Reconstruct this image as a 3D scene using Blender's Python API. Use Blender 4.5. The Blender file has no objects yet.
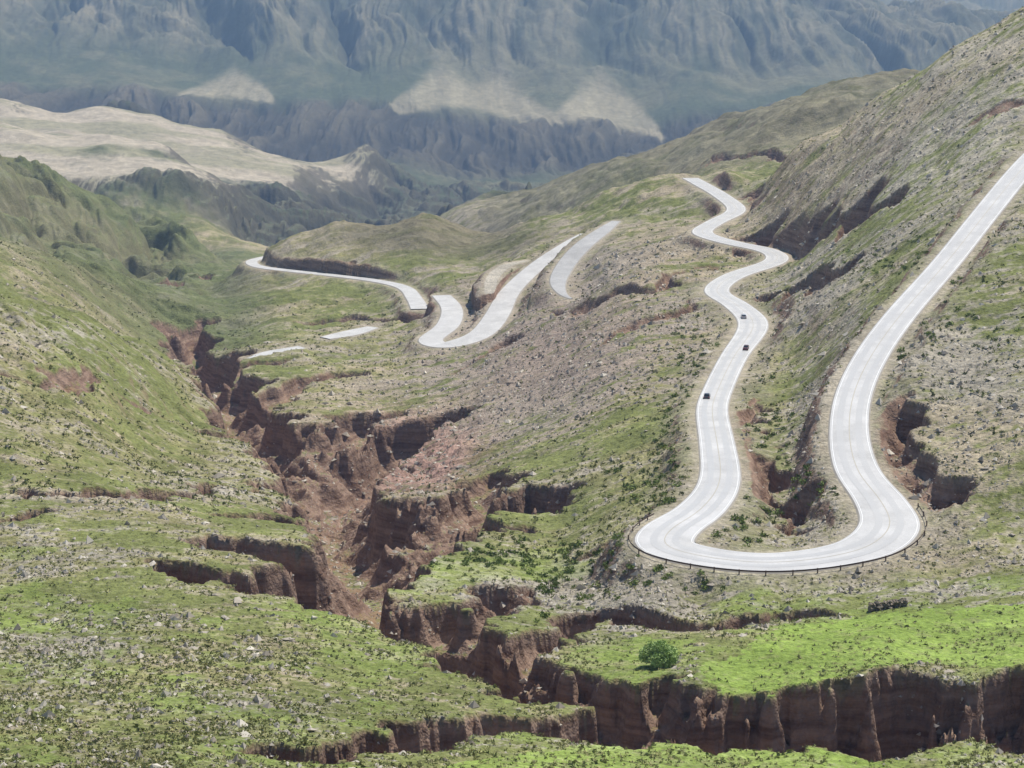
import bpy, math, numpy as np
from mathutils import Vector
rng = np.random.default_rng(7)
F=1911.0; TH=math.atan(484/F); CT=math.cos(TH); ST=math.sin(TH)
HAZE=True

# ---------------------------------------------------------------- image pixel to view ray and noise helpers
def sA(u,v):
    b=(384-v)/F; dy=CT+b*ST
    return (u-512)/F/dy, (-ST+b*CT)/dy
def inv(a,s):
    b=(s*CT+ST)/(CT-s*ST); dy=CT+b*ST
    return 512+a*F*dy, 384-F*b
def sst(a,b,x):
    t=np.clip((x-a)/(b-a),0,1); return t*t*(3-2*t)
TAB=rng.random((16,256,256)).astype(np.float32)
def vn(x,y,s=0):
    T=TAB[s%16]
    xf=np.floor(x); yf=np.floor(y); fx=(x-xf).astype(np.float32); fy=(y-yf).astype(np.float32)
    xi=xf.astype(np.int64)&255; yi=yf.astype(np.int64)&255; x1=(xi+1)&255; y1=(yi+1)&255
    fx=fx*fx*fx*(fx*(fx*6-15)+10); fy=fy*fy*fy*(fy*(fy*6-15)+10)
    return (T[xi,yi]*(1-fx)+T[x1,yi]*fx)*(1-fy)+(T[xi,y1]*(1-fx)+T[x1,y1]*fx)*fy
def fbm(x,y,o=5,s=0,g=0.5):
    r=0;A=1;n=0
    for i in range(o):
        r=r+A*(vn(x*2.03**i+17.3*i,y*2.03**i+9.1*i,s+i)*2-1); n+=A; A*=g
    return r/n
def ridg(x,y,o=4,s=0,g=0.5):
    r=0;A=1;n=0
    for i in range(o):
        r=r+A*np.abs(vn(x*2.03**i+7.3*i,y*2.03**i+3.1*i,s+i)*2-1); n+=A; A*=g
    return r/n

# ---------------------------------------------------------------- roads (image pixel u, image pixel v, estimated forward distance, half width)
R1=[(1120,90,790,4.5),(1075,120,740,4.5),(1030,160,680,4.5),(985,215,610,4.4),(945,265,555,4.3),(905,310,510,4.3),(875,350,475,4.3),(855,390,445,4.3),
(849,430,420,4.4),(857,470,397,4.9),(880,500,379,5.5),(890,525,366,6.0),(871,545,356,6.0),(830,557,351,5.6),(770,563,349,5.5),(710,558,352,5.7),
(667,546,358,5.9),(671,529,368,5.8),(701,510,385,5.2),(720,480,408,4.6),(717,440,450,4.3),(712,410,510,4.3),(720,385,560,4.4),(735,355,620,4.6),
(754,325,685,5.5),(737,305,735,5.3),(716,291,780,5.1),(735,275,825,5.1),(775,262,870,5.3),(770,251,900,5.1),(730,242,930,5.1),(702,233,970,5.3),
(715,222,1010,5.1),(737,210,1060,5.3),(722,196,1120,5.1),(702,184,1180,5.1),(690,178,1235,5.1)]
R2=[(588,234,1150,4.6),(566,245,1100,5),(535,268,1060,5.3),(510,292,1015,5.6),(497,315,965,6.3),(480,335,930,6.3),(447,345,912,6),(430,340,925,6),(448,325,960,6),(452,308,1010,5.6),(441,295,1065,5.2)]
R3=[(420,309,1050,5),(414,298,1095,4.6),(400,285,1150,4.2),(350,277,1215,3.8),(290,271,1280,3.8),(258,266,1330,4.0),(252,261,1390,4.2),(270,256,1440,4.2)]
R4=[(250,357,925,3.5),(258,357,925,5),(275,353,938,5.8),(303,347,950,3.5)]
R5=[(325,338,995,3.5),(350,333,1010,6),(373,327,1030,3.5)]
R6=[(616,221,1115,2.5),(602,231,1080,4.5),(582,246,1040,5.2),(567,264,1010,5.0),(558,281,970,4.2),(562,293,940,2.2),(572,299,925,.6)]
R7=[(526,260,1095,1.5),(505,265,1070,3.5),(492,278,1035,3.5),(490,292,1000,3)]

C=[]
for R in (R1,R2,R3,R4,R5,R6): C+= [(p[0],p[1],p[2]) for p in R]
C+=[ # near ground
(-60,768,190),(100,768,190),(300,768,192),(500,768,200),(700,768,215),(860,768,222),(1024,768,224),(1120,768,224),
(0,700,228),(200,700,228),(400,700,238),(520,715,234),(620,735,230),(760,745,232),(900,752,230),(1024,750,232),
(1024,668,262),(880,668,262),(800,688,254),(700,688,256),(640,705,248),
(0,640,270),(150,640,268),(300,640,270),(430,650,272),(500,640,288),(560,680,262),(1024,600,315),(900,620,300),(780,640,288),(700,650,280),(1120,600,315),
(0,580,318),(150,570,322),(300,580,320),(300,540,358),(400,600,328),(450,600,333),(500,570,366),(400,540,388),(0,530,352),(150,530,356),
(600,590,350),(620,568,360),(700,600,336),(780,598,332),(860,590,334),(950,570,344),(1024,545,352),(560,600,344),
(0,490,392),(100,488,398),(200,490,428),(0,450,420),(0,400,470),(0,340,545),(100,440,470),(100,400,530),(100,350,610),(150,460,500),(200,420,640),(240,450,560),
(-60,280,640),(0,290,650),(80,312,690),(150,348,740),(205,378,800),
(-60,215,1050),(0,222,1050),(60,243,1080),(120,280,1120),(170,318,1130),(0,262,920),(80,288,960),(130,320,980),
(-60,160,1700),(0,165,1700),(40,173,1720),(100,214,1780),(160,245,1800),(212,268,1720),
# valley
(400,500,445),(360,510,450),(330,480,520),(300,455,590),(270,430,670),(235,400,780),(210,370,880),(190,345,1000),(200,310,1200),(215,290,1400),(232,274,1650),(240,252,2100),(265,238,2600),(290,222,3200),(370,205,3900),(450,190,4600),
# middle slopes
(560,540,410),(500,500,450),(450,500,455),(600,500,430),(560,450,520),(620,430,520),(620,380,610),(620,330,720),(620,280,850),(640,240,1000),(650,215,1110),
(520,420,640),(520,350,800),(450,400,740),(450,370,830),(400,430,660),(350,470,560),(350,430,670),(400,370,860),(300,400,770),(300,370,870),(270,330,1040),(230,320,1150),(240,290,1260),
(400,330,1000),(520,390,700),(560,310,890),(660,330,700),(670,400,550),(670,460,450),(680,280,820),(660,500,405),
# hill crest
(285,243,1400),(340,220,1370),(430,210,1350),(530,215,1300),(600,197,1270),(650,184,1240),(350,245,1290),(450,245,1250),(480,262,1180),(560,225,1200),(400,262,1215),
# right hill
(720,172,1150),(800,138,1050),(880,97,980),(950,55,930),(1024,12,900),(1120,-40,880),(1024,100,760),(950,150,760),(880,170,830),(800,180,950),(760,200,1000),
(850,230,760),(900,200,730),(810,245,830),(860,270,650),(820,310,620),(800,350,600),(800,400,520),(780,430,470),(790,480,420),(800,525,382),(760,520,386),
(1024,250,540),(1024,350,450),(1024,450,390),(950,400,430),(950,300,500),(950,480,382),(1120,300,480),(1120,500,370),(960,350,462),
# mid ridge
(460,207,2150),(540,187,2100),(600,158,2050),(700,122,1950),(830,82,1850),(900,68,1800),(1000,50,1800),(540,205,1850),(600,180,1800),(700,150,1650),(800,115,1600),(720,168,1420),
# mesa
(0,150,2900),(100,160,2850),(0,118,3300),(100,128,3200),(170,146,3100),(215,172,3000),(0,99,4200),(100,108,4250),(160,117,4300),(220,128,4250),(370,150,4200),(100,190,2650),(215,190,3100),(300,175,3700),(300,214,3400),(400,180,4300),(330,190,3800),
(300,160,4000),
# far range
(450,178,4950),(200,130,5300),(350,148,5200),(500,160,5150),(650,150,5200),(0,95,5600),(200,98,5700),(350,100,5700),(500,120,5700),(640,128,5700),(800,110,5600),
(200,66,6150),(350,64,6200),(500,74,6200),(620,84,6150),(0,0,6650),(200,0,6700),(400,0,6750),(600,0,6750),(750,0,6800),(750,60,6350),(880,60,6500),(1024,90,6400),
(0,-70,7250),(250,-70,7250),(500,-70,7250),(690,-50,7250),(800,-4,7100),(880,10,7000),(960,25,6900),(1040,38,6900),
(800,-20,12000),(900,-12,12000),(1024,-14,12000),(600,-30,12000),(300,-40,12000),(0,-40,12000)]
pts=[];val=[]
for u,v,Y in C:
    a,s=sA(u,v); pts.append((a*4,math.log(Y))); val.append(s)
for u,Y,d in [(340,1800,385),(430,1700,350),(530,1600,310),(600,1550,285),(1024,1350,130),(1120,1500,140),(50,5000,600),(200,4800,640),(300,4800,680),(900,9000,640),(1024,9000,640),(800,9000,600),(400,10000,600),
    (720,1270,188),(800,1200,172),(880,1180,150),(950,1180,125),(800,1380,185),(880,1400,170),
    (-60,770,165),(0,770,172),(80,800,186),(150,860,208),(-60,1280,235),(0,1290,245),(60,1320,258),(120,1380,285),(0,2250,420),(100,2250,430),(180,2200,410),
    (0,3700,455),(100,3700,465),(170,3650,480),
    (0,80,45),(500,80,45),(1024,80,45),(0,130,68),(500,130,70),(1024,140,78),(512,14500,700),(0,14500,700),(1024,14500,700),(1000,2800,420),(800,3200,520),(600,3200,560),(1000,4500,620),(700,4500,680)]:
    pts.append(((u-512)/F*4,math.log(Y))); val.append(-d/Y)
P=np.array(pts); V=np.array(val)
keep=[]
for i in range(len(P)):
    if all(np.hypot(*(P[i]-P[j]))>0.012 for j in keep): keep.append(i)
P=P[keep];V=V[keep]
cc=0.03
def ker(r2): return np.sqrt(r2+cc*cc)
r2=((P[:,None]-P[None])**2).sum(-1)
n=len(P); K=np.zeros((n+3,n+3)); K[:n,:n]=-ker(r2)+np.eye(n)*0.002
K[:n,n]=1;K[:n,n+1:]=P;K[n,:n]=1;K[n+1:,:n]=P.T
Wt=np.linalg.solve(K,np.concatenate([V,[0,0,0]]))
def rbf(A,L):
    X=np.stack([A.ravel()*4,L.ravel()],-1); out=np.empty(len(X))
    for i in range(0,len(X),20000):
        x=X[i:i+20000]; d=((x[:,None]-P[None])**2).sum(-1)
        out[i:i+20000]=-ker(d)@Wt[:n]+Wt[n]+x@Wt[n+1:]
    return out.reshape(A.shape)
ca=np.linspace(-0.62,0.62,330); cl=np.linspace(math.log(60),math.log(14500),420)
CA,CL=np.meshgrid(ca,cl,indexing='ij')
ACL=np.clip(CA,-0.34,0.34)
CS=rbf(ACL,CL)
def base_s(A,L):
    x=(A-ca[0])/(ca[1]-ca[0]); y=(L-cl[0])/(cl[1]-cl[0])
    x=np.clip(x,0,len(ca)-1.001); y=np.clip(y,0,len(cl)-1.001)
    xi=x.astype(int); yi=y.astype(int); fx=x-xi; fy=y-yi
    return (CS[xi,yi]*(1-fx)+CS[xi+1,yi]*fx)*(1-fy)+(CS[xi,yi+1]*(1-fx)+CS[xi+1,yi+1]*fx)*fy
LT=np.linspace(math.log(150),math.log(14000),3000)
def ground(u,v):
    a,s=sA(u,v); S=base_s(np.full(LT.shape,a),LT)
    k=np.argmax(S>=s); Y=math.exp(LT[k]); return a*Y,Y,S[k]*Y

# ---------------------------------------------------------------- fine grid
cols=np.concatenate([np.linspace(-0.62,-0.300,50)[:-1],np.linspace(-0.300,0.300,1060),np.linspace(0.300,0.62,50)[1:]])
rows=np.concatenate([np.linspace(math.log(60),math.log(170),60)[:-1],np.linspace(math.log(170),math.log(1500),1150)[:-1],np.linspace(math.log(1500),math.log(7600),560)[:-1],np.linspace(math.log(7600),math.log(14400),60)])
A,L=np.meshgrid(cols,rows,indexing='ij'); NA,NL=A.shape
Y=np.exp(L); X=A*Y
S0=base_s(A,L)
UU,VV=inv(A,S0)
nz=fbm(A*9,L*9,7,1,0.5)*0.0050*sst(60,300,Y)+fbm(A*60+5,L*60,4,3,0.55)*0.0010
nearm=1-sst(350,900,Y)
S=S0+nz*(1-0.45*nearm)*(1-.7*sst(4500,6000,Y))
rill=ridg(A*40+fbm(A*10,L*10,3,6)*1.5,L*22,4,5)
S-= (0.5-rill)*0.0028*sst(330,600,Y)*(1-sst(2200,2600,Y))
lm=sst(330,200,UU)*sst(400,470,Y)*(1-sst(800,1000,Y))
S+= lm*(ridg((A*.8+L*.35)*34+fbm(A*12,L*12,3,3)*.8,(L*.9-A*.35)*7,4,6)-.4)*.010
Z=S*Y
# left spurs / drainage
m=sst(800,1000,Y)*(1-sst(2300,2700,Y))
wl=fbm(X/220,Y/220,4,2)
lr_=ridg((X+.45*Y)/170+wl*.8,(Y-.45*X)/330+wl*.4,5,8,.55)
Z-= m*(0.42-lr_)*(40+60*sst(1000,1600,Y))*(0.12+0.88*sst(250,160,UU))
# far range: spurs run down towards the valley
warp=fbm(X/900,Y/900,4,4)
mm=sst(5950,6500,Y)*(1-0.3*sst(9000,10000,Y))
sp=ridg((X+.25*Y)/430+warp*.8,(Y)/2200+warp*.5,6,2,0.6)
Z+= mm*(0.35-sp)*-320
fr=ridg(X/70+warp*.9,Y/800+warp*.4,4,13,.55)
Z+= mm*(fr-.4)*18
mc=sst(4750,5150,Y)*(1-sst(5600,5800,Y))
cl1=ridg(X/120+warp*1.2,Y/700,5,9,0.58)
Z+= mc*(cl1-.35)*115
mf=sst(5600,5800,Y)*(1-sst(6300,6600,Y))
Z+= mf*(ridg(X/70+warp*2,Y/2500,4,11)-.4)*8
flatm=(Y>2600)*(Y<4500)*sst(192,168,VV-UU*.02+10*warp)*sst(400,340,UU)   # mesa tops
ms=sst(2450,2750,Y)*(1-sst(4500,4800,Y))
w3=fbm(X/400,Y/400,4,7)
rr=ridg(X/230+w3*1.1,Y/380+w3*1.1,6,12,0.55)
Z+= ms*(rr-.4)*150*(1-.93*flatm)
mr=sst(1450,1600,Y)*(1-sst(2200,2400,Y))*sst(420,520,UU)
Z+= mr*(ridg(X/110+warp*2,Y/420,4,13)-.4)*30
# cut slope above the far road
cb=sst(235,290,UU)*sst(455,400,UU)*sst(277,272,VV)*(Y>1180)*(1-sst(1250,1400,Y))
Z+=cb*2.2

# ---------------------------------------------------------------- gullies
wx=X+(fbm(A*32,L*32,3,2,0.5)*0.020+fbm(A*160,L*160,3,7,.5)*.0018)*Y; wy=Y+(fbm(A*32+9,L*32,3,6,0.5)*0.020+fbm(A*160,L*160+3,3,8,.5)*.0030)*Y
G=[ # list of (u,v), half width, depth
([(1180,715),(1024,712),(950,708),(880,712),(820,722),(760,728),(700,722),(650,728),(610,722)],14,20),
([(1000,725),(970,700),(985,680)],4,9),([(820,720),(850,700),(900,690)],4,6),
([(620,740),(560,728),(500,722),(440,726),(400,742),(330,750),(250,752)],6,9),
([(640,712),(600,698),(560,690),(520,668),(480,652),(440,628),(400,610),(350,604),(310,598)],11,14),
([(640,712),(650,690),(690,675)],5,7),([(520,665),(530,640),(560,625),(600,612),(700,628),(760,618),(830,612)],5,6),
([(310,598),(270,588),(220,574),(160,566)],6,8),
([(440,625),(455,605),(500,598),(520,590)],7,8),
([(565,490),(530,500),(490,510),(440,520),(400,532),(370,548),(345,565),(330,585),(312,597)],13,17),
([(350,560),(310,556),(270,552),(230,545),(205,548)],9,13),
([(345,560),(330,535),(290,522),(240,515),(215,508)],8,10),
([(370,548),(365,525),(340,500),(318,478),(292,455),(270,434),(238,405),(213,375),(193,348),(196,322)],18,20),
([(400,530),(420,505),(470,490),(490,470)],10,11),
([(340,500),(300,492),(260,482)],9,11),
([(318,478),(345,450),(372,432),(420,420),(470,412)],22,21),
([(292,455),(320,430),(350,412),(400,402)],13,12),
([(270,434),(240,440),(200,432)],9,9),([(238,405),(270,395),(300,380),(350,372)],10,7),([(213,375),(250,365),(290,360)],9,6),
([(0,494),(60,490),(120,494),(200,488),(260,486)],4,4.5),([(0,520),(40,512),(70,514)],3.5,4),
([(893,395),(884,425),(893,455),(915,485),(940,505)],6,9),([(905,440),(930,470),(940,500)],4,5),
([(748,400),(744,430),(752,470),(775,505),(815,528)],4.5,5),
([(905,196),(870,206),(835,220),(800,232),(760,238),(720,240)],10,11),
([(860,268),(820,282),(780,292),(748,296)],8,8),([(1024,105),(980,115)],6,2.5),
([(720,262),(690,275),(650,290),(600,300),(570,305)],7,4.5),([(540,330),(500,345),(470,362)],7,4),
([(760,195),(730,185),(710,180)],8,6),
([(470,300),(430,310),(360,318),(300,320)],10,5),([(200,285),(160,300),(120,318)],12,10),([(160,322),(200,322)],10,9),
([(700,300),(690,310),(640,325),(590,350)],6,3),([(560,560),(600,548),(625,540)],4,3),([(0,370),(80,385),(170,420)],5,2.5),
([(780,160),(740,150),(700,158)],14,9)]
carve=np.zeros_like(Z)
def seg_apply(p0,p1,rad,fn):
    xm,xM=min(p0[0],p1[0])-rad,max(p0[0],p1[0])+rad; ym,yM=min(p0[1],p1[1])-rad,max(p0[1],p1[1])+rad
    ym=max(ym,61)
    r0=np.searchsorted(rows,math.log(ym)); r1=np.searchsorted(rows,math.log(yM))
    aa=[xm/ym,xm/yM,xM/ym,xM/yM]; c0=np.searchsorted(cols,min(aa)); c1=np.searchsorted(cols,max(aa))
    if r1>r0 and c1>c0: fn(slice(c0,c1),slice(r0,r1))
wn_=fbm(A*70,L*70,3,12)
for g,hw,D in G:
    q=[ground(*p)[:2] for p in g]
    N=len(q)-1
    for i in range(N):
        p0=np.array(q[i]);p1=np.array(q[i+1])
        if np.hypot(*(p1-p0))>350: continue
        d=p1-p0; dd=max((d*d).sum(),1e-6)
        def fn(cs,rs):
            x=wx[cs,rs];y=wy[cs,rs]
            t=np.clip(((x-p0[0])*d[0]+(y-p0[1])*d[1])/dd,0,1)
            dist=np.hypot(x-p0[0]-t*d[0],y-p0[1]-t*d[1])
            gt=(i+t)/N; tap=np.clip(np.minimum(gt*N*1.3+0.3,(1-gt)*N*1.3+0.3),0,1)
            w=hw*tap*(1+.3*wn_[cs,rs]); tt=dist/w
            c=D*tap*(0.6*(1-sst(0.66,1.0,tt))+0.4*(1-sst(0.15,.85,tt)))
            c=np.where(tt<1,c,0)
            carve[cs,rs]=np.maximum(carve[cs,rs],c)
        seg_apply(p0,p1,hw*1.3+0.03*max(p0[1],p1[1]),fn)
Z-=carve
bl=np.exp(-(((UU-400)/85)**2+((VV-448)/40)**2)**1.5)*(Y<1200)
blr=ridg(X/16+fbm(X/40,Y/40,2,3),Y/34,4,3,.6)
Z-= bl*(1-blr)*9

# ---------------------------------------------------------------- roads -> 3D centre lines
def cr(R,n=14):
    Q=[]
    for u,v,Yd,h in R:
        a,s=sA(u,v); Q.append((a*Yd,Yd,s*Yd,h))
    Q=np.array(Q); Q=np.vstack([2*Q[0]-Q[1],Q,2*Q[-1]-Q[-2]]); out=[]
    for i in range(1,len(Q)-2):
        for k in range(n):
            t=k/n; p0,p1,p2,p3=Q[i-1],Q[i],Q[i+1],Q[i+2]
            out.append(0.5*((2*p1)+(-p0+p2)*t+(2*p0-5*p1+4*p2-p3)*t*t+(-p0+3*p1-3*p2+p3)*t**3))
    out.append(Q[-2]); out=np.array(out)
    for _ in range(10): out[1:-1,:2]=(out[:-2,:2]+2*out[1:-1,:2]+out[2:,:2])/4
    for _ in range(60): out[1:-1,2]=(out[:-2,2]+2*out[1:-1,2]+out[2:,2])/4
    return out
ROADS=[(cr(R),k) for R,k in ((R1,'a'),(R2,'a'),(R3,'a'),(R4,'a'),(R5,'a'),(R6,'g'),(R7,'d'))]
rd=np.full(Z.shape,1e9); rz=np.zeros_like(Z); rk=np.zeros(Z.shape,np.int8)
for ri,(R,k) in enumerate(ROADS):
    for i in range(len(R)-1):
        p0=R[i];p1=R[i+1]; d=(p1-p0)[:2]; dd=(d*d).sum()+1e-9
        def fn(cs,rs):
            x=X[cs,rs];y=Y[cs,rs]
            t=np.clip(((x-p0[0])*d[0]+(y-p0[1])*d[1])/dd,0,1)
            dist=np.hypot(x-p0[0]-t*d[0],y-p0[1]-t*d[1])-(p0[3]+(p1[3]-p0[3])*t)
            b=dist<rd[cs,rs]
            rd[cs,rs]=np.where(b,dist,rd[cs,rs]); rz[cs,rs]=np.where(b,p0[2]+(p1[2]-p0[2])*t,rz[cs,rs]); rk[cs,rs]=np.where(b,ri,rk[cs,rs])
        seg_apply(p0,p1,26,fn)
nr=fbm(A*60,L*60,4,9)
w=1-sst(1.8,9+5*nr-4*cb+6*(rk>=5),rd)
w=np.where(rd<1.8,1,w)
off=0.18+0.25*sst(600,1200,Y)
Z=np.where(rd<1e8, Z*(1-w)+(rz-off)*w, Z)
mic=sst(2,6,rd)
Z+= mic*fbm(A*190,L*190,3,5,0.6)*0.0009*Y*(1-sst(1500,3000,Y))

# ---------------------------------------------------------------- colours
dzx=np.gradient(Z,axis=0)/np.maximum(np.gradient(X,axis=0),1e-6)
dzl=np.gradient(Z,axis=1); dzy=dzl/np.gradient(Y,axis=1)
steep=np.hypot(dzx,dzy-A*dzx)
def lin(r,g,b): 
    c=np.array([r,g,b])/255.; return np.where(c<=.04045,c/12.92,((c+.055)/1.055)**2.4)
green=lin(118,123,74); olive=lin(140,136,94); soil=lin(166,153,133); grey=lin(160,152,140); meadow=lin(136,158,76)
wallc=lin(132,100,84); pink=lin(164,133,120); mauve=lin(152,134,127); sand=lin(182,174,158)
n1=fbm(A*14,L*14,6,1,.6); n2=fbm(A*70,L*70,5,7,.65); n3=fbm(A*300,L*300,2,9,.7)
nh=fbm(A*50,L*160,5,14,.65)
def mixc(c,d,w): return c*(1-w[...,None])+d*w[...,None]
col=np.broadcast_to(green,Z.shape+(3,)).copy()
col=mixc(col,olive,sst(-.25,.25,n1+0.4*n2+.3*nh))
bare=np.full(Z.shape,-0.09)
PT=[ # u,v,ru,rv,ang,amount   (positive = more bare)
(930,130,170,90,-25,.30),(980,420,70,110,0,.34),(600,330,110,70,-40,.28),(540,400,90,30,-20,.2),(620,590,80,26,0,.5),(800,470,45,70,0,.25),(820,300,40,50,-45,.26),
(660,230,90,30,-10,.14),(480,370,80,30,0,.2),(60,650,60,25,0,.25),(100,495,120,10,0,.3),(450,230,110,22,0,.2),(700,130,160,30,-20,.22),
(250,700,120,14,0,.14),(940,590,120,12,0,.26),(60,340,80,14,15,.15),(400,440,90,40,0,.35),(860,700,60,10,0,.2),(700,670,60,10,0,.25),(480,315,60,25,0,.35),(835,400,16,60,15,.4),
(150,420,150,60,10,-.08),(150,250,120,60,0,-.06),(640,440,40,60,20,-.16),(770,440,25,50,0,-.15),(860,220,60,20,-30,-.1),(560,530,90,25,0,-.1)]
for u,v,ru,rv,an,am in PT:
    c_,s_=math.cos(math.radians(an)),math.sin(math.radians(an))
    dx=(UU-u)*c_+(VV-v)*s_; dy=-(UU-u)*s_+(VV-v)*c_
    bare+=am*np.exp(-((dx/ru)**2+(dy/rv)**2))
wb=sst(-.16,.2,bare+0.26*n1+0.30*n2+0.22*n3+.35*nh)
soilmix=mixc(np.broadcast_to(soil,col.shape),grey,sst(-.3,.3,fbm(A*8,L*8,3,4)))
soilmix=mixc(soilmix,np.broadcast_to(mauve,col.shape),0.9*np.exp(-(((UU-550)/160)**2+((VV-345)/100)**2)))
col=mixc(col,soilmix,wb*0.85)
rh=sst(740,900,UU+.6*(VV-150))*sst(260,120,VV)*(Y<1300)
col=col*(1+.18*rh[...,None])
hd=np.exp(-(((UU-430)/120)**2+((VV-235)/26)**2)**2)*(Y<1500)*(Y>1150)
col=mixc(col,lin(106,102,80),hd*.8)
er=sst(1350,1500,Y)*(1-sst(2300,2500,Y))*sst(430,520,UU)
col=mixc(col,lin(110,108,86)*(1+.5*n2[...,None]),er*.75)
lf=sst(850,1100,Y)*(1-sst(2300,2500,Y))*sst(300,230,UU)
col=mixc(col,lin(94,102,72),lf*.7)
col=mixc(col,lin(128,120,94),lf*sst(.15,.5,steep)*sst(.5,.3,lr_)*.3)
def inpoly(poly):
    ins=np.zeros(UU.shape,bool); k=len(poly); j=k-1
    uu=UU+n2*22; vv=VV+n1*14
    for i in range(k):
        xi,yi=poly[i]; xj,yj=poly[j]
        c=((yi>vv)!=(yj>vv))&(uu<(xj-xi)*(vv-yi)/(yj-yi+1e-9)+xi); ins^=c; j=i
    return ins.astype(float)
md=inpoly([(690,668),(780,628),(860,612),(940,604),(1200,592),(1200,672),(1000,668),(880,672),(790,690),(730,698)])
md=np.maximum(md,inpoly([(420,768),(520,752),(640,742),(860,750),(900,768),(900,800),(400,800)])*.85)
md=np.maximum(md,inpoly([(560,680),(570,650),(640,634),(700,640),(640,690)])*.6)
md=np.maximum(md,inpoly([(330,582),(420,560),(560,552),(600,575),(480,592),(400,596)])*.4)
md*=(Y<420)
col=mixc(col,mixc(np.broadcast_to(meadow,col.shape),green,sst(0,.6,n2+n3*.6)*.7),md*.9)
gp=(Y<340)*sst(.02,.3,fbm(A*22+4,L*22,5,10,.6))*.4
col=mixc(col,meadow*0.9,gp*(1-md))
col=mixc(col,pink*(0.85+0.4*n2[...,None]),np.clip(bl*1.25,0,1)*sst(-.35,.1,n2+.2)*.9)
cw=sst(.25,1.2,carve)
wall=sst(.6,1.15,steep)*(Y<2600)
wall=np.maximum(wall*np.clip(cw+sst(12,3,rd)*.9+sst(.9,1.5,steep)*.5,0,1)*(1-.75*lf),cw*sst(.22,.5,steep))
fl=cw*(1-wall)
col=mixc(col,mixc(np.broadcast_to(wallc*1.15,col.shape),green*.8,sst(-.2,.3,n2)),fl*.8)
wall=np.maximum(wall,cb*(rd<6+4*n1)*(rd>0.5)*.7)
far=sst(2450,2700,Y)
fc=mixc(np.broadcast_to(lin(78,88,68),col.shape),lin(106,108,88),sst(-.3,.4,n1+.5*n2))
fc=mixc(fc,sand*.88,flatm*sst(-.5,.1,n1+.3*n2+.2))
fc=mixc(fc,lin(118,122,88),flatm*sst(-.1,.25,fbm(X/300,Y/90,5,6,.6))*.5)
fc=mixc(fc,mixc(np.broadcast_to(lin(56,54,52),col.shape),lin(94,90,80),sst(.2,.55,cl1)),mc*.9)  # cliff relief shade put into the colour: dark clefts, paler ribs
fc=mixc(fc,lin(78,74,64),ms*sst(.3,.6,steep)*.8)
vt=np.interp(UU,[170,212,235,262,278,305,332,348,385,420,440,470,500,530,555,580,600,630,668],[97,75,60,80,98,98,96,100,104,75,58,82,70,95,112,80,64,92,130])
vb=np.interp(UU,[170,230,270,330,385,440,480,520,555,600,640,668],[98,95,99,98,105,104,112,122,122,122,130,132])
t=(VV+5*n1-vt)/np.maximum(vb-vt,1)
ins=sst(-.1,.5,t)*sst(1.15,.95,t)*sst(2,8,vb-vt)
mcol=mixc(np.broadcast_to(lin(66,74,64),col.shape),lin(124,122,108),sst(.2,.62,.5*sp+.5*fr+.15*n2))  # range relief shading painted in: crests lighter, ravines darker
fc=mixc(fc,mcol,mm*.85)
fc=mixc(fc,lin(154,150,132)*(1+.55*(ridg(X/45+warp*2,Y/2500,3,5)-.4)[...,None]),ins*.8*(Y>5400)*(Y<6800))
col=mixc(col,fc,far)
sh=sst(4.0,0.5,rd+3*n2)
col=mixc(col,lin(164,155,137),sh*.85)
sh2=sst(14,3,rd+8*n2)*(1-sh)*.5
col=mixc(col,lin(154,145,128),sh2)
col=mixc(col,lin(184,178,166),((rk>=5)&(rd<0))*.7)
col*= (1+0.14*n3+0.13*n2)[...,None]
col=np.clip(col,0.01,0.9)

# ---------------------------------------------------------------- scene helpers
scn=bpy.context.scene
def new_obj(name,me,parent=None):
    o=bpy.data.objects.new(name,me); scn.collection.objects.link(o)
    if parent: o.parent=parent
    return o
def fast_mesh(name,co,faces,smooth=True,colr=None,walla=None):
    me=bpy.data.meshes.new(name); k=faces.shape[1]
    me.vertices.add(len(co)); me.vertices.foreach_set('co',np.ascontiguousarray(co,np.float32).ravel())
    me.loops.add(faces.size); me.loops.foreach_set('vertex_index',np.ascontiguousarray(faces,np.int32).ravel())
    me.polygons.add(len(faces)); me.polygons.foreach_set('loop_start',np.arange(0,faces.size,k,dtype=np.int32))
    me.polygons.foreach_set('use_smooth',np.full(len(faces),smooth))
    me.update(calc_edges=True)
    if colr is not None:
        ca_=me.color_attributes.new('Col','FLOAT_COLOR','POINT')
        c4=np.ones((len(co),4),np.float32); c4[:,:3]=colr.reshape(-1,3); ca_.data.foreach_set('color',c4.ravel())
    if walla is not None:
        at=me.attributes.new('wall','FLOAT','POINT'); at.data.foreach_set('value',walla.astype(np.float32).ravel())
    return me
def mat(name):
    m=bpy.data.materials.new(name); m.use_nodes=True; nt=m.node_tree; b=nt.nodes['Principled BSDF']; return m,nt,b
def simple(name,c,rough=.6,metal=0,var=.15,scale=3):
    m,nt,b=mat(name); nd=nt.nodes.new('ShaderNodeTexNoise'); nd.inputs['Scale'].default_value=scale; nd.inputs['Detail'].default_value=6
    tc=nt.nodes.new('ShaderNodeTexCoord'); nt.links.new(tc.outputs['Object'],nd.inputs['Vector'])
    mx=nt.nodes.new('ShaderNodeMix'); mx.data_type='RGBA'
    mx.inputs[6].default_value=(*[x*(1-var) for x in c],1); mx.inputs[7].default_value=(*[min(1,x*(1+var)) for x in c],1)
    nt.links.new(nd.outputs['Fac'],mx.inputs[0]); nt.links.new(mx.outputs[2],b.inputs['Base Color'])
    b.inputs['Roughness'].default_value=rough; b.inputs['Metallic'].default_value=metal; return m

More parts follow.
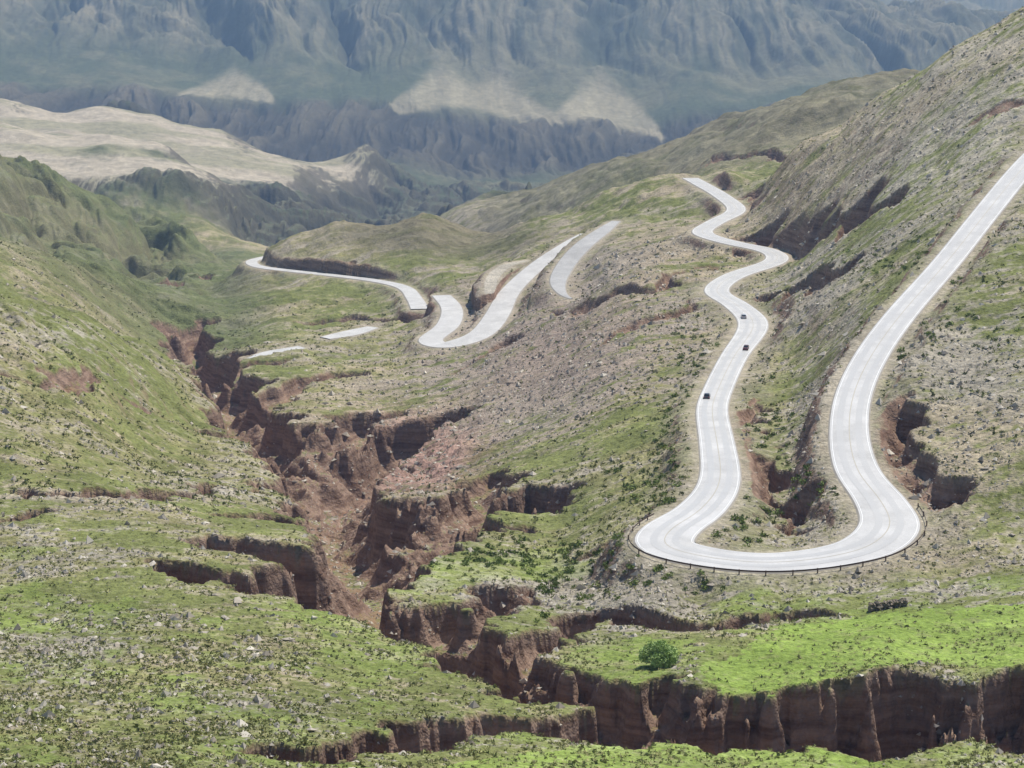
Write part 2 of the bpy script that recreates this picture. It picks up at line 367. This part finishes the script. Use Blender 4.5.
# ---------------------------------------------------------------- terrain
co=np.stack([X,Y,Z],-1).reshape(-1,3)
idx=np.arange(NA*NL).reshape(NA,NL)
faces=np.stack([idx[:-1,:-1],idx[1:,:-1],idx[1:,1:],idx[:-1,1:]],-1).reshape(-1,4)
me=fast_mesh('mountain_terrain',co,faces,True,col,wall.ravel())
terr=new_obj('mountain_terrain',me)
m,nt,b=mat('terrain_soil_grass'); N=nt.nodes; Lk=nt.links
def nd(t,**k):
    x=N.new(t)
    for a_,v_ in k.items(): setattr(x,a_,v_)
    return x
geo=nd('ShaderNodeNewGeometry'); at=nd('ShaderNodeAttribute',attribute_name='Col'); aw=nd('ShaderNodeAttribute',attribute_name='wall')
def noise(scale,detail,rough,vec=None):
    x=nd('ShaderNodeTexNoise'); x.inputs['Scale'].default_value=scale; x.inputs['Detail'].default_value=detail; x.inputs['Roughness'].default_value=rough
    Lk.new(vec if vec else geo.outputs['Position'],x.inputs['Vector']); return x
def ramp(x,a_,b_,c0=(0,0,0,1),c1=(1,1,1,1)):
    r=nd('ShaderNodeValToRGB'); r.color_ramp.elements[0].position=a_; r.color_ramp.elements[1].position=b_
    r.color_ramp.elements[0].color=c0; r.color_ramp.elements[1].color=c1; Lk.new(x,r.inputs[0]); return r
def mix(fac,a_,b_,mode='MIX'):
    x=nd('ShaderNodeMix',data_type='RGBA',blend_type=mode)
    for i,vv in ((0,fac),(6,a_),(7,b_)):
        if hasattr(vv,'is_linked'): Lk.new(vv,x.inputs[i])
        else: x.inputs[i].default_value=vv
    return x.outputs[2]
f1=noise(.9,6,.7); f2=noise(.05,6,.7)
r1=ramp(f1.outputs['Fac'],.32,.68,(.62,.62,.62,1),(1.38,1.38,1.38,1)); r2=ramp(f2.outputs['Fac'],.3,.7,(.74,.74,.74,1),(1.28,1.28,1.28,1))
c=mix(1.0,at.outputs['Color'],r1.outputs[0],'MULTIPLY'); c=mix(1.0,c,r2.outputs[0],'MULTIPLY')
mp=nd('ShaderNodeMapping'); mp.inputs['Scale'].default_value=(.05,.05,.7); Lk.new(geo.outputs['Position'],mp.inputs['Vector'])
st=noise(1,5,.6,mp.outputs['Vector'])
wr=ramp(st.outputs['Fac'],.35,.65,(.16,.098,.070,1),(.33,.232,.172,1))
wf=ramp(f1.outputs['Fac'],.3,.7,(.8,.8,.8,1),(1.2,1.2,1.2,1))
wc=mix(1.0,wr.outputs[0],wf.outputs[0],'MULTIPLY')
c=mix(aw.outputs['Fac'],c,wc)
Lk.new(c,b.inputs['Base Color']); b.inputs['Roughness'].default_value=1; b.inputs['Specular IOR Level'].default_value=.1
bp=nd('ShaderNodeBump'); bp.inputs['Strength'].default_value=.6; bp.inputs['Distance'].default_value=.45
Lk.new(f1.outputs['Fac'],bp.inputs['Height'])
bp2=nd('ShaderNodeBump'); bp2.inputs['Strength'].default_value=.7; bp2.inputs['Distance'].default_value=6
Lk.new(f2.outputs['Fac'],bp2.inputs['Height']); Lk.new(bp2.outputs[0],bp.inputs['Normal']); Lk.new(bp.outputs[0],b.inputs['Normal'])
me.materials.append(m)

# ---------------------------------------------------------------- road meshes
def resamp(R,step):
    d=np.concatenate([[0],np.cumsum(np.hypot(*np.diff(R[:,:2],axis=0).T))]); s=np.arange(0,d[-1],step)
    return np.stack([np.interp(s,d,R[:,i]) for i in range(4)],-1)
def frame(R):
    t=np.gradient(R[:,:2],axis=0); t/=np.linalg.norm(t,axis=1)[:,None]+1e-9; return t,np.stack([-t[:,1],t[:,0]],-1)
def ribbon(name,R,offs,material,smooth=False,parent=None):
    t,nn=frame(R); k=len(offs); co=[]
    for (o,hz) in offs:
        o=np.asarray(o if not callable(o) else o(R)); o=np.broadcast_to(o,(len(R),))
        co.append(np.stack([R[:,0]+nn[:,0]*o,R[:,1]+nn[:,1]*o,R[:,2]+hz],-1))
    co=np.stack(co,1).reshape(-1,3); i=np.arange(len(R)-1)
    F_=[]
    for j in range(k-1):
        a0=i*k+j; F_.append(np.stack([a0,a0+1,a0+1+k,a0+k],-1)[:,::-1])
    me=fast_mesh(name,co,np.concatenate(F_),smooth); me.materials.append(material); return new_obj(name,me,parent)
def asphalt(nm,lo,hi):
    global N,Lk
    ma,nt,b=mat(nm); N=nt.nodes; Lk=nt.links
    global geo
    geo=nd('ShaderNodeNewGeometry'); f1=noise(.10,9,.72); f2=noise(4,4,.6)
    r1=ramp(f1.outputs['Fac'],.34,.66,(lo,lo*.985,lo*.95,1),(hi,hi*.985,hi*.955,1)); r2=ramp(f2.outputs['Fac'],.2,.8,(.9,.9,.9,1),(1.08,1.08,1.08,1))
    Lk.new(mix(1.0,r1.outputs[0],r2.outputs[0],'MULTIPLY'),b.inputs['Base Color']); b.inputs['Roughness'].default_value=.6; b.inputs['Specular IOR Level'].default_value=.4
    return ma
ma=asphalt('sun_glare_asphalt',.45,.62); mo=asphalt('dusty_old_asphalt',.33,.47)  # main road: sun glare put into the pale base colour
md_=simple('compacted_gravel',(.33,.30,.255),.9,0,.3,.3)
mw=simple('white_road_paint',(.8,.8,.78),.5,0,.05); my=simple('faded_road_paint',(.44,.40,.31),.5,0,.1)
mtk=simple('tyre_polished_asphalt',(.485,.48,.465),.5,0,.10,.2)
hwf=lambda q:q[:,3]; hwn=lambda q:-q[:,3]
def road(nm,Rr,M,parent):
    ribbon(nm,Rr,[(hwn,.05),(lambda q:-q[:,3]*.3,.09),(lambda q:q[:,3]*.3,.09),(hwf,.05)],M,True,parent)
    ribbon('shoulder_1',Rr,[(lambda q:-q[:,3]-.8,-.45),(hwn,.045)],md_,True,parent)
    ribbon('shoulder_2',Rr,[(hwf,.045),(lambda q:q[:,3]+.8,-.45)],md_,True,parent)
for ri,(R,k) in enumerate(ROADS):
    Rr=resamp(R,1.5)
    if k in 'ag':
        e=bpy.data.objects.new('mountain_road',None); scn.collection.objects.link(e)
        road('asphalt',Rr,ma if k=='a' else mo,e)
        if ri==0:
            ribbon('edge_line_1',Rr,[(lambda q:-q[:,3]+.45,.085),(lambda q:-q[:,3]+.6,.09)],mw,parent=e)
            ribbon('edge_line_2',Rr,[(lambda q:q[:,3]-.6,.09),(lambda q:q[:,3]-.45,.085)],mw,parent=e)
            ribbon('center_line',Rr,[(-.09,.11),(.09,.11)],my,parent=e)
            ribbon('wheel_path_1',Rr,[(-2.9,.105),(-1.4,.105)],mtk,parent=e)
            ribbon('wheel_path_2',Rr,[(1.4,.105),(2.9,.105)],mtk,parent=e)
mg=simple('rusty_guardrail',(.13,.085,.06),.7,.2,.3)
H=resamp(ROADS[0][0],1.0); hu=512+H[:,0]/H[:,1]*F
sel=np.where((H[:,1]<376)&(hu<905))[0]; H2=H[sel[0]:sel[-1]+1]
t_,n_=frame(H2); ctr=H2[:,:2].mean(0); sgn=-1 if ((H2[:,:2]+n_*3-ctr)**2).sum()<((H2[:,:2]-n_*3-ctr)**2).sum() else 1
gr=bpy.data.objects.new('guardrail',None); scn.collection.objects.link(gr)
def og(extra): return lambda q: sgn*(q[:,3]+1.2)+extra
ribbon('w_beam',H2,[(og(0),.42),(og(.05),.50),(og(-.03),.58),(og(.05),.66),(og(0),.76)],mg,parent=gr)
pv=[];pf=[]
for i in range(0,len(H2),4):
    c0=H2[i,:2]+n_[i]*sgn*(H2[i,3]+1.32); z0=H2[i,2]; q=len(pv)
    for zz in (-.5,.85):
        for dx,dy in ((-.11,-.11),(.11,-.11),(.11,.11),(-.11,.11)): pv.append((c0[0]+dx,c0[1]+dy,z0+zz))
    pf+=[(q,q+1,q+5,q+4),(q+1,q+2,q+6,q+5),(q+2,q+3,q+7,q+6),(q+3,q,q+4,q+7),(q+4,q+5,q+6,q+7)]
me=fast_mesh('posts',np.array(pv),np.array(pf),False); me.materials.append(mg); new_obj('posts',me,gr)

# ---------------------------------------------------------------- scattered vegetation and stones
inF=(np.abs(A)<.3)
ok=(rd>2.2)&inF&(S0<-0.02)
flat=np.arange(NA*NL).reshape(NA,NL)
def pick(mask,weight,nn):
    ii=flat[mask]; ww=weight[mask]; ww=ww/ww.sum(); return rng.choice(ii,size=min(nn,len(ii)),replace=False,p=ww)
cof=co
def tufts(name,ids,size,ntri,cols_,material,flatn=.75,leaf=.5):
    n_=len(ids); c0=cof[ids]+rng.normal(0,.25,(n_,3))*[1,1,0]
    d=rng.normal(size=(n_,ntri,3)); d/=np.linalg.norm(d,axis=-1,keepdims=True); d[...,2]=np.abs(d[...,2])*flatn
    d*=rng.uniform(.35,1,(n_,ntri,1))
    ce=c0[:,None]+d*size[:,None,None]
    tri=ce[:,:,None,:]+rng.normal(size=(n_,ntri,3,3))*leaf*size[:,None,None,None]
    tri[...,2]=np.maximum(tri[...,2],c0[:,None,None,2]-.1)
    vv=tri.reshape(-1,3); cl_=np.repeat(cols_[:,None,:]*rng.uniform(.7,1.3,(n_,ntri,1)),3,axis=1).reshape(-1,3)
    me=fast_mesh(name,vv,np.arange(len(vv)).reshape(-1,3),False,cl_); me.materials.append(material); return new_obj(name,me)
mv,nt,b=mat('dry_foliage'); a2=nt.nodes.new('ShaderNodeAttribute'); a2.attribute_name='Col'; nt.links.new(a2.outputs['Color'],b.inputs['Base Color']); b.inputs['Roughness'].default_value=.8; b.inputs['Specular IOR Level'].default_value=.2
near=ok&(Y>172)&(Y<420)&(carve<.3)
ids=pick(near,(0.15+sst(-.15,.3,n1+n2))*(1-.7*md)*sst(440,250,Y)+.02,21000)
k_=rng.random((len(ids),1)); cl_=lin(112,120,70)*(1-k_)+lin(166,162,110)*k_
tufts('grass_tussocks',ids,rng.uniform(.14,.4,len(ids)),8,cl_,mv,.5)
mid=ok&(Y>=380)&(Y<1150)&(carve<.3)
ids=pick(mid,(1-wb*.7)*sst(-.3,.3,n1+n2)+.05,11000); k_=rng.random((len(ids),1)); cl_=lin(90,99,56)*(1-k_)+lin(130,132,80)*k_
tufts('hillside_scrub',ids,rng.uniform(.2,.65,len(ids))*(0.8+.4*cof[ids,1]/700),7,cl_,mv)
SH=np.zeros(Z.shape)
for u,v,ru,rv in [(735,528,22,14),(770,505,15,20),(690,585,30,8),(640,560,40,10),(560,580,60,20),(665,450,14,55),(640,490,30,15),(770,440,20,40),(940,330,50,15),(820,500,25,15),(480,560,60,12),(900,260,40,20),(690,360,14,40)]:
    SH+=np.exp(-((UU-u)/ru)**2-((VV-v)/rv)**2)
ids=pick(ok&(Y<800)&(Y>300)&(carve<1),SH+1e-4,460); k_=rng.random((len(ids),1)); cl_=lin(90,106,50)*(1-k_)+lin(130,144,76)*k_
tufts('roadside_shrubs',ids,rng.uniform(.5,1.3,len(ids)),60,cl_,mv,.9,.2)
def rocks(name,ids,size,cols_,material):
    n_=len(ids); c0=cof[ids]
    t=np.array([(1,0,0),(-1,0,0),(0,1,0),(0,-1,0),(0,0,.8),(0,0,-.5)],float)
    v_=t[None]+rng.normal(0,.22,(n_,6,3)); v_*=size[:,None,None]*rng.uniform(.6,1.3,(n_,1,3)); v_+=c0[:,None]
    f=np.array([(0,2,4),(2,1,4),(1,3,4),(3,0,4),(2,0,5),(1,2,5),(3,1,5),(0,3,5)])
    ff=(f[None]+np.arange(n_)[:,None,None]*6).reshape(-1,3)
    me=fast_mesh(name,v_.reshape(-1,3),ff,False,np.repeat(cols_,6,axis=0)); me.materials.append(material); return new_obj(name,me)
ids=pick(ok&(Y>172)&(Y<1000)&(md<.3),wb**2+.02+ .5*sst(1,5,carve)*(wall<.3),28000); k_=rng.random((len(ids),1)); cl_=lin(152,141,126)*(1-k_)+lin(206,198,182)*k_
rocks('scattered_rocks',ids,rng.gamma(2,.12,len(ids))*(0.6+.5*cof[ids,1]/400)+.08,cl_,mv)

def final_at(u,v):
    x,y,_=ground(u,v); ci=np.searchsorted(cols,x/y); ri=np.searchsorted(rows,math.log(y)); return X[ci,ri],Y[ci,ri],Z[ci,ri]
bx,by,bz=final_at(659,666)
bush=bpy.data.objects.new('willow_bush',None); bush.location=(bx,by,bz); scn.collection.objects.link(bush)
nb=11000; th_=rng.uniform(0,2*np.pi,26); rr2=np.sqrt(rng.random(26))*2.5
lobes=np.stack([np.cos(th_)*rr2,np.sin(th_)*rr2,1.1+2.2*(1-(rr2/2.8)**2)*rng.uniform(.7,1,26)],-1); lr=rng.uniform(.8,1.25,26)
li=rng.integers(0,26,nb); d=rng.normal(size=(nb,3)); d/=np.linalg.norm(d,axis=1)[:,None]; ce=lobes[li]+d*lr[li][:,None]*rng.uniform(.5,1.05,(nb,1)); ce[:,2]=np.maximum(ce[:,2],.1)
tri=ce[:,None]+rng.normal(size=(nb,3,3))*.13; k_=rng.random((nb,1)); cl_=np.repeat(lin(128,154,84)*(1-k_)+lin(184,204,134)*k_,3,axis=0)
me=fast_mesh('leaves',tri.reshape(-1,3),np.arange(nb*3).reshape(-1,3),False,cl_); me.materials.append(mv); new_obj('leaves',me,bush)
sv=[];sf=[]
for j in range(9):
    tp=lobes[j]; q=len(sv)
    for fz,rr_ in ((0,.12),(.5,.08),(1,.03)):
        for a_ in range(5):
            an=a_*2*math.pi/5; sv.append((tp[0]*fz+rr_*math.cos(an),tp[1]*fz+rr_*math.sin(an),-.3+(tp[2]+.3)*fz))
    for lv in range(2):
        for a_ in range(5): sf.append((q+lv*5+a_,q+lv*5+(a_+1)%5,q+lv*5+5+(a_+1)%5,q+lv*5+5+a_))
me=fast_mesh('stems',np.array(sv),np.array(sf)); me.materials.append(simple('bark',(.14,.10,.07),.9)); new_obj('stems',me,bush)

# ---------------------------------------------------------------- cars
import bmesh
from mathutils import Matrix
mt=simple('tyre_rubber',(.02,.02,.02),.8); mgl=simple('dark_glass',(.02,.025,.03),.1); mlt=simple('lamp_lens',(.5,.08,.05),.3)
def car(name,i,side,paint,rev):
    R=H; p=R[i]; tt,nn2=frame(R)
    e=bpy.data.objects.new(name,None); scn.collection.objects.link(e)
    off_=nn2[i]*side*p[3]*.5; e.location=(p[0]+off_[0],p[1]+off_[1],p[2]+.11)
    an=math.atan2(tt[i][1],tt[i][0])+(math.pi if rev else 0); e.rotation_euler=(0,0,an)
    mp_=simple('car_paint',paint,.3,.3,.03)
    prof=[(-2.1,.35),(-2.15,.75),(-2.05,.95),(-1.2,1.02),(.95,.98),(2.0,.82),(2.15,.6),(2.12,.35)]
    def ext(nm,pr,w0,w1,mtl,bev):
        bm=bmesh.new(); zs=[z for _,z in pr]; lo,hi=min(zs),max(zs)
        vl=[];vr=[]
        for x_,z_ in pr:
            w_=w0+(w1-w0)*(z_-lo)/(hi-lo); vl.append(bm.verts.new((x_,-w_,z_))); vr.append(bm.verts.new((x_,w_,z_)))
        bm.faces.new(vl); bm.faces.new(vr[::-1]); k=len(pr)
        for q in range(k): bm.faces.new((vl[q],vr[q],vr[(q+1)%k],vl[(q+1)%k]))
        bmesh.ops.recalc_face_normals(bm,faces=bm.faces)
        bmesh.ops.bevel(bm,geom=bm.edges[:],offset=bev,segments=2,affect='EDGES')
        m_=bpy.data.meshes.new(nm); bm.to_mesh(m_); bm.free(); m_.materials.append(mtl); return new_obj(nm,m_,e)
    ext('body',prof,.88,.84,mp_,.05)
    ext('windows',[(-1.75,.98),(-1.15,1.38),(.15,1.40),(1.0,.96)],.80,.64,mgl,.02)
    ext('roof',[(-1.15,1.36),(-1.05,1.45),(.05,1.47),(.2,1.38)],.66,.60,mp_,.02)
    for q,(x_,y_) in enumerate([(-1.35,-.8),(-1.35,.8),(1.35,-.8),(1.35,.8)]):
        bm=bmesh.new(); bmesh.ops.create_cone(bm,cap_ends=True,segments=20,radius1=.33,radius2=.33,depth=.22)
        m_=bpy.data.meshes.new('wheel'); bm.to_mesh(m_); bm.free(); m_.materials.append(mt)
        o_=new_obj('wheel_%d'%(q+1),m_,e); o_.rotation_euler=(math.pi/2,0,0); o_.location=(x_,y_,.33)
    for q,y_ in enumerate((-.65,.65)):
        bm=bmesh.new(); bmesh.ops.create_cube(bm,size=1,matrix=Matrix.Diagonal((.08,.3,.14,1))); m_=bpy.data.meshes.new('lamp'); bm.to_mesh(m_); bm.free(); m_.materials.append(mlt)
        o_=new_obj('tail_lamp_%d'%(q+1),m_,e); o_.location=(-2.13,y_,.8)
def near_idx(u,Yd):
    pu=512+F*H[:,0]/(H[:,1]*CT-H[:,2]*ST); return int(np.argmin((H[:,1]-Yd)**2+((pu-u)*2)**2))
car('car',near_idx(712,534),1,(.07,.075,.09),False)
car('car',near_idx(738,633),-1,(.12,.04,.035),True)
car('car',near_idx(752,702),1,(.45,.46,.47),False)

x0,y0,z0=final_at(868,612); x1,y1,z1=final_at(906,606)
vs=[];fs=[];cs_=[]
f8=np.array([(0,2,4),(2,1,4),(1,3,4),(3,0,4),(2,0,5),(1,2,5),(3,1,5),(0,3,5)])
for j in range(300):
    t=rng.random(); h=rng.random()*1.5; c0=np.array([x0+(x1-x0)*t,y0+(y1-y0)*t+rng.normal()*.3,z0+(z1-z0)*t+h])
    v_=np.array([(1,0,0),(-1,0,0),(0,1,0),(0,-1,0),(0,0,.8),(0,0,-.8)])*rng.uniform(.2,.45)+rng.normal(0,.07,(6,3))+c0
    fs.append(f8+len(vs)*6); vs.append(v_); cs_.append(np.repeat([lin(146,134,118)*rng.uniform(.7,1.2)],6,axis=0))
me=fast_mesh('dry_stone_wall',np.concatenate(vs),np.concatenate(fs),False,np.concatenate(cs_)); me.materials.append(mv); new_obj('dry_stone_wall',me)

# ---------------------------------------------------------------- light
az=math.radians(36); el=math.radians(57)
sd=Vector((math.sin(az)*math.cos(el),math.cos(az)*math.cos(el),math.sin(el)))
sl=bpy.data.lights.new('sun','SUN'); sl.energy=5.0; sl.angle=math.radians(.5); sl.color=(1,.965,.90)
so=bpy.data.objects.new('sun',sl); scn.collection.objects.link(so); so.rotation_euler=sd.to_track_quat('Z','Y').to_euler()
w=bpy.data.worlds.new('World'); scn.world=w; w.use_nodes=True; wn=w.node_tree
sk=wn.nodes.new('ShaderNodeTexSky'); sk.sky_type='NISHITA'; sk.sun_disc=False; sk.sun_elevation=el; sk.sun_rotation=az; sk.altitude=4000
wn.links.new(sk.outputs[0],wn.nodes['Background'].inputs[0]); wn.nodes['Background'].inputs[1].default_value=.15
if HAZE:
    bm=bmesh.new(); bmesh.ops.create_cube(bm,size=1); m_=bpy.data.meshes.new('atmospheric_haze'); bm.to_mesh(m_); bm.free()
    hz=new_obj('atmospheric_haze',m_); hz.scale=(24000,15800,1800); hz.location=(0,7400,-500)
    hm=bpy.data.materials.new('haze'); hm.use_nodes=True; nt=hm.node_tree; nt.nodes.clear()
    ou=nt.nodes.new('ShaderNodeOutputMaterial'); vs_=nt.nodes.new('ShaderNodeVolumeScatter'); vs_.inputs['Color'].default_value=(.40,.62,1,1); vs_.inputs['Density'].default_value=8e-5
    nt.links.new(vs_.outputs[0],ou.inputs['Volume']); m_.materials.append(hm)

cam=bpy.data.cameras.new('camera'); cam.lens=F/1024*36; cam.sensor_width=36; cam.clip_start=1; cam.clip_end=40000
cob=bpy.data.objects.new('camera',cam); scn.collection.objects.link(cob); cob.rotation_euler=(math.pi/2-TH,0,0); scn.camera=cob
scn.view_settings.view_transform='Standard'; scn.view_settings.look='None'; scn.view_settings.exposure=0
print('verts',len(co))
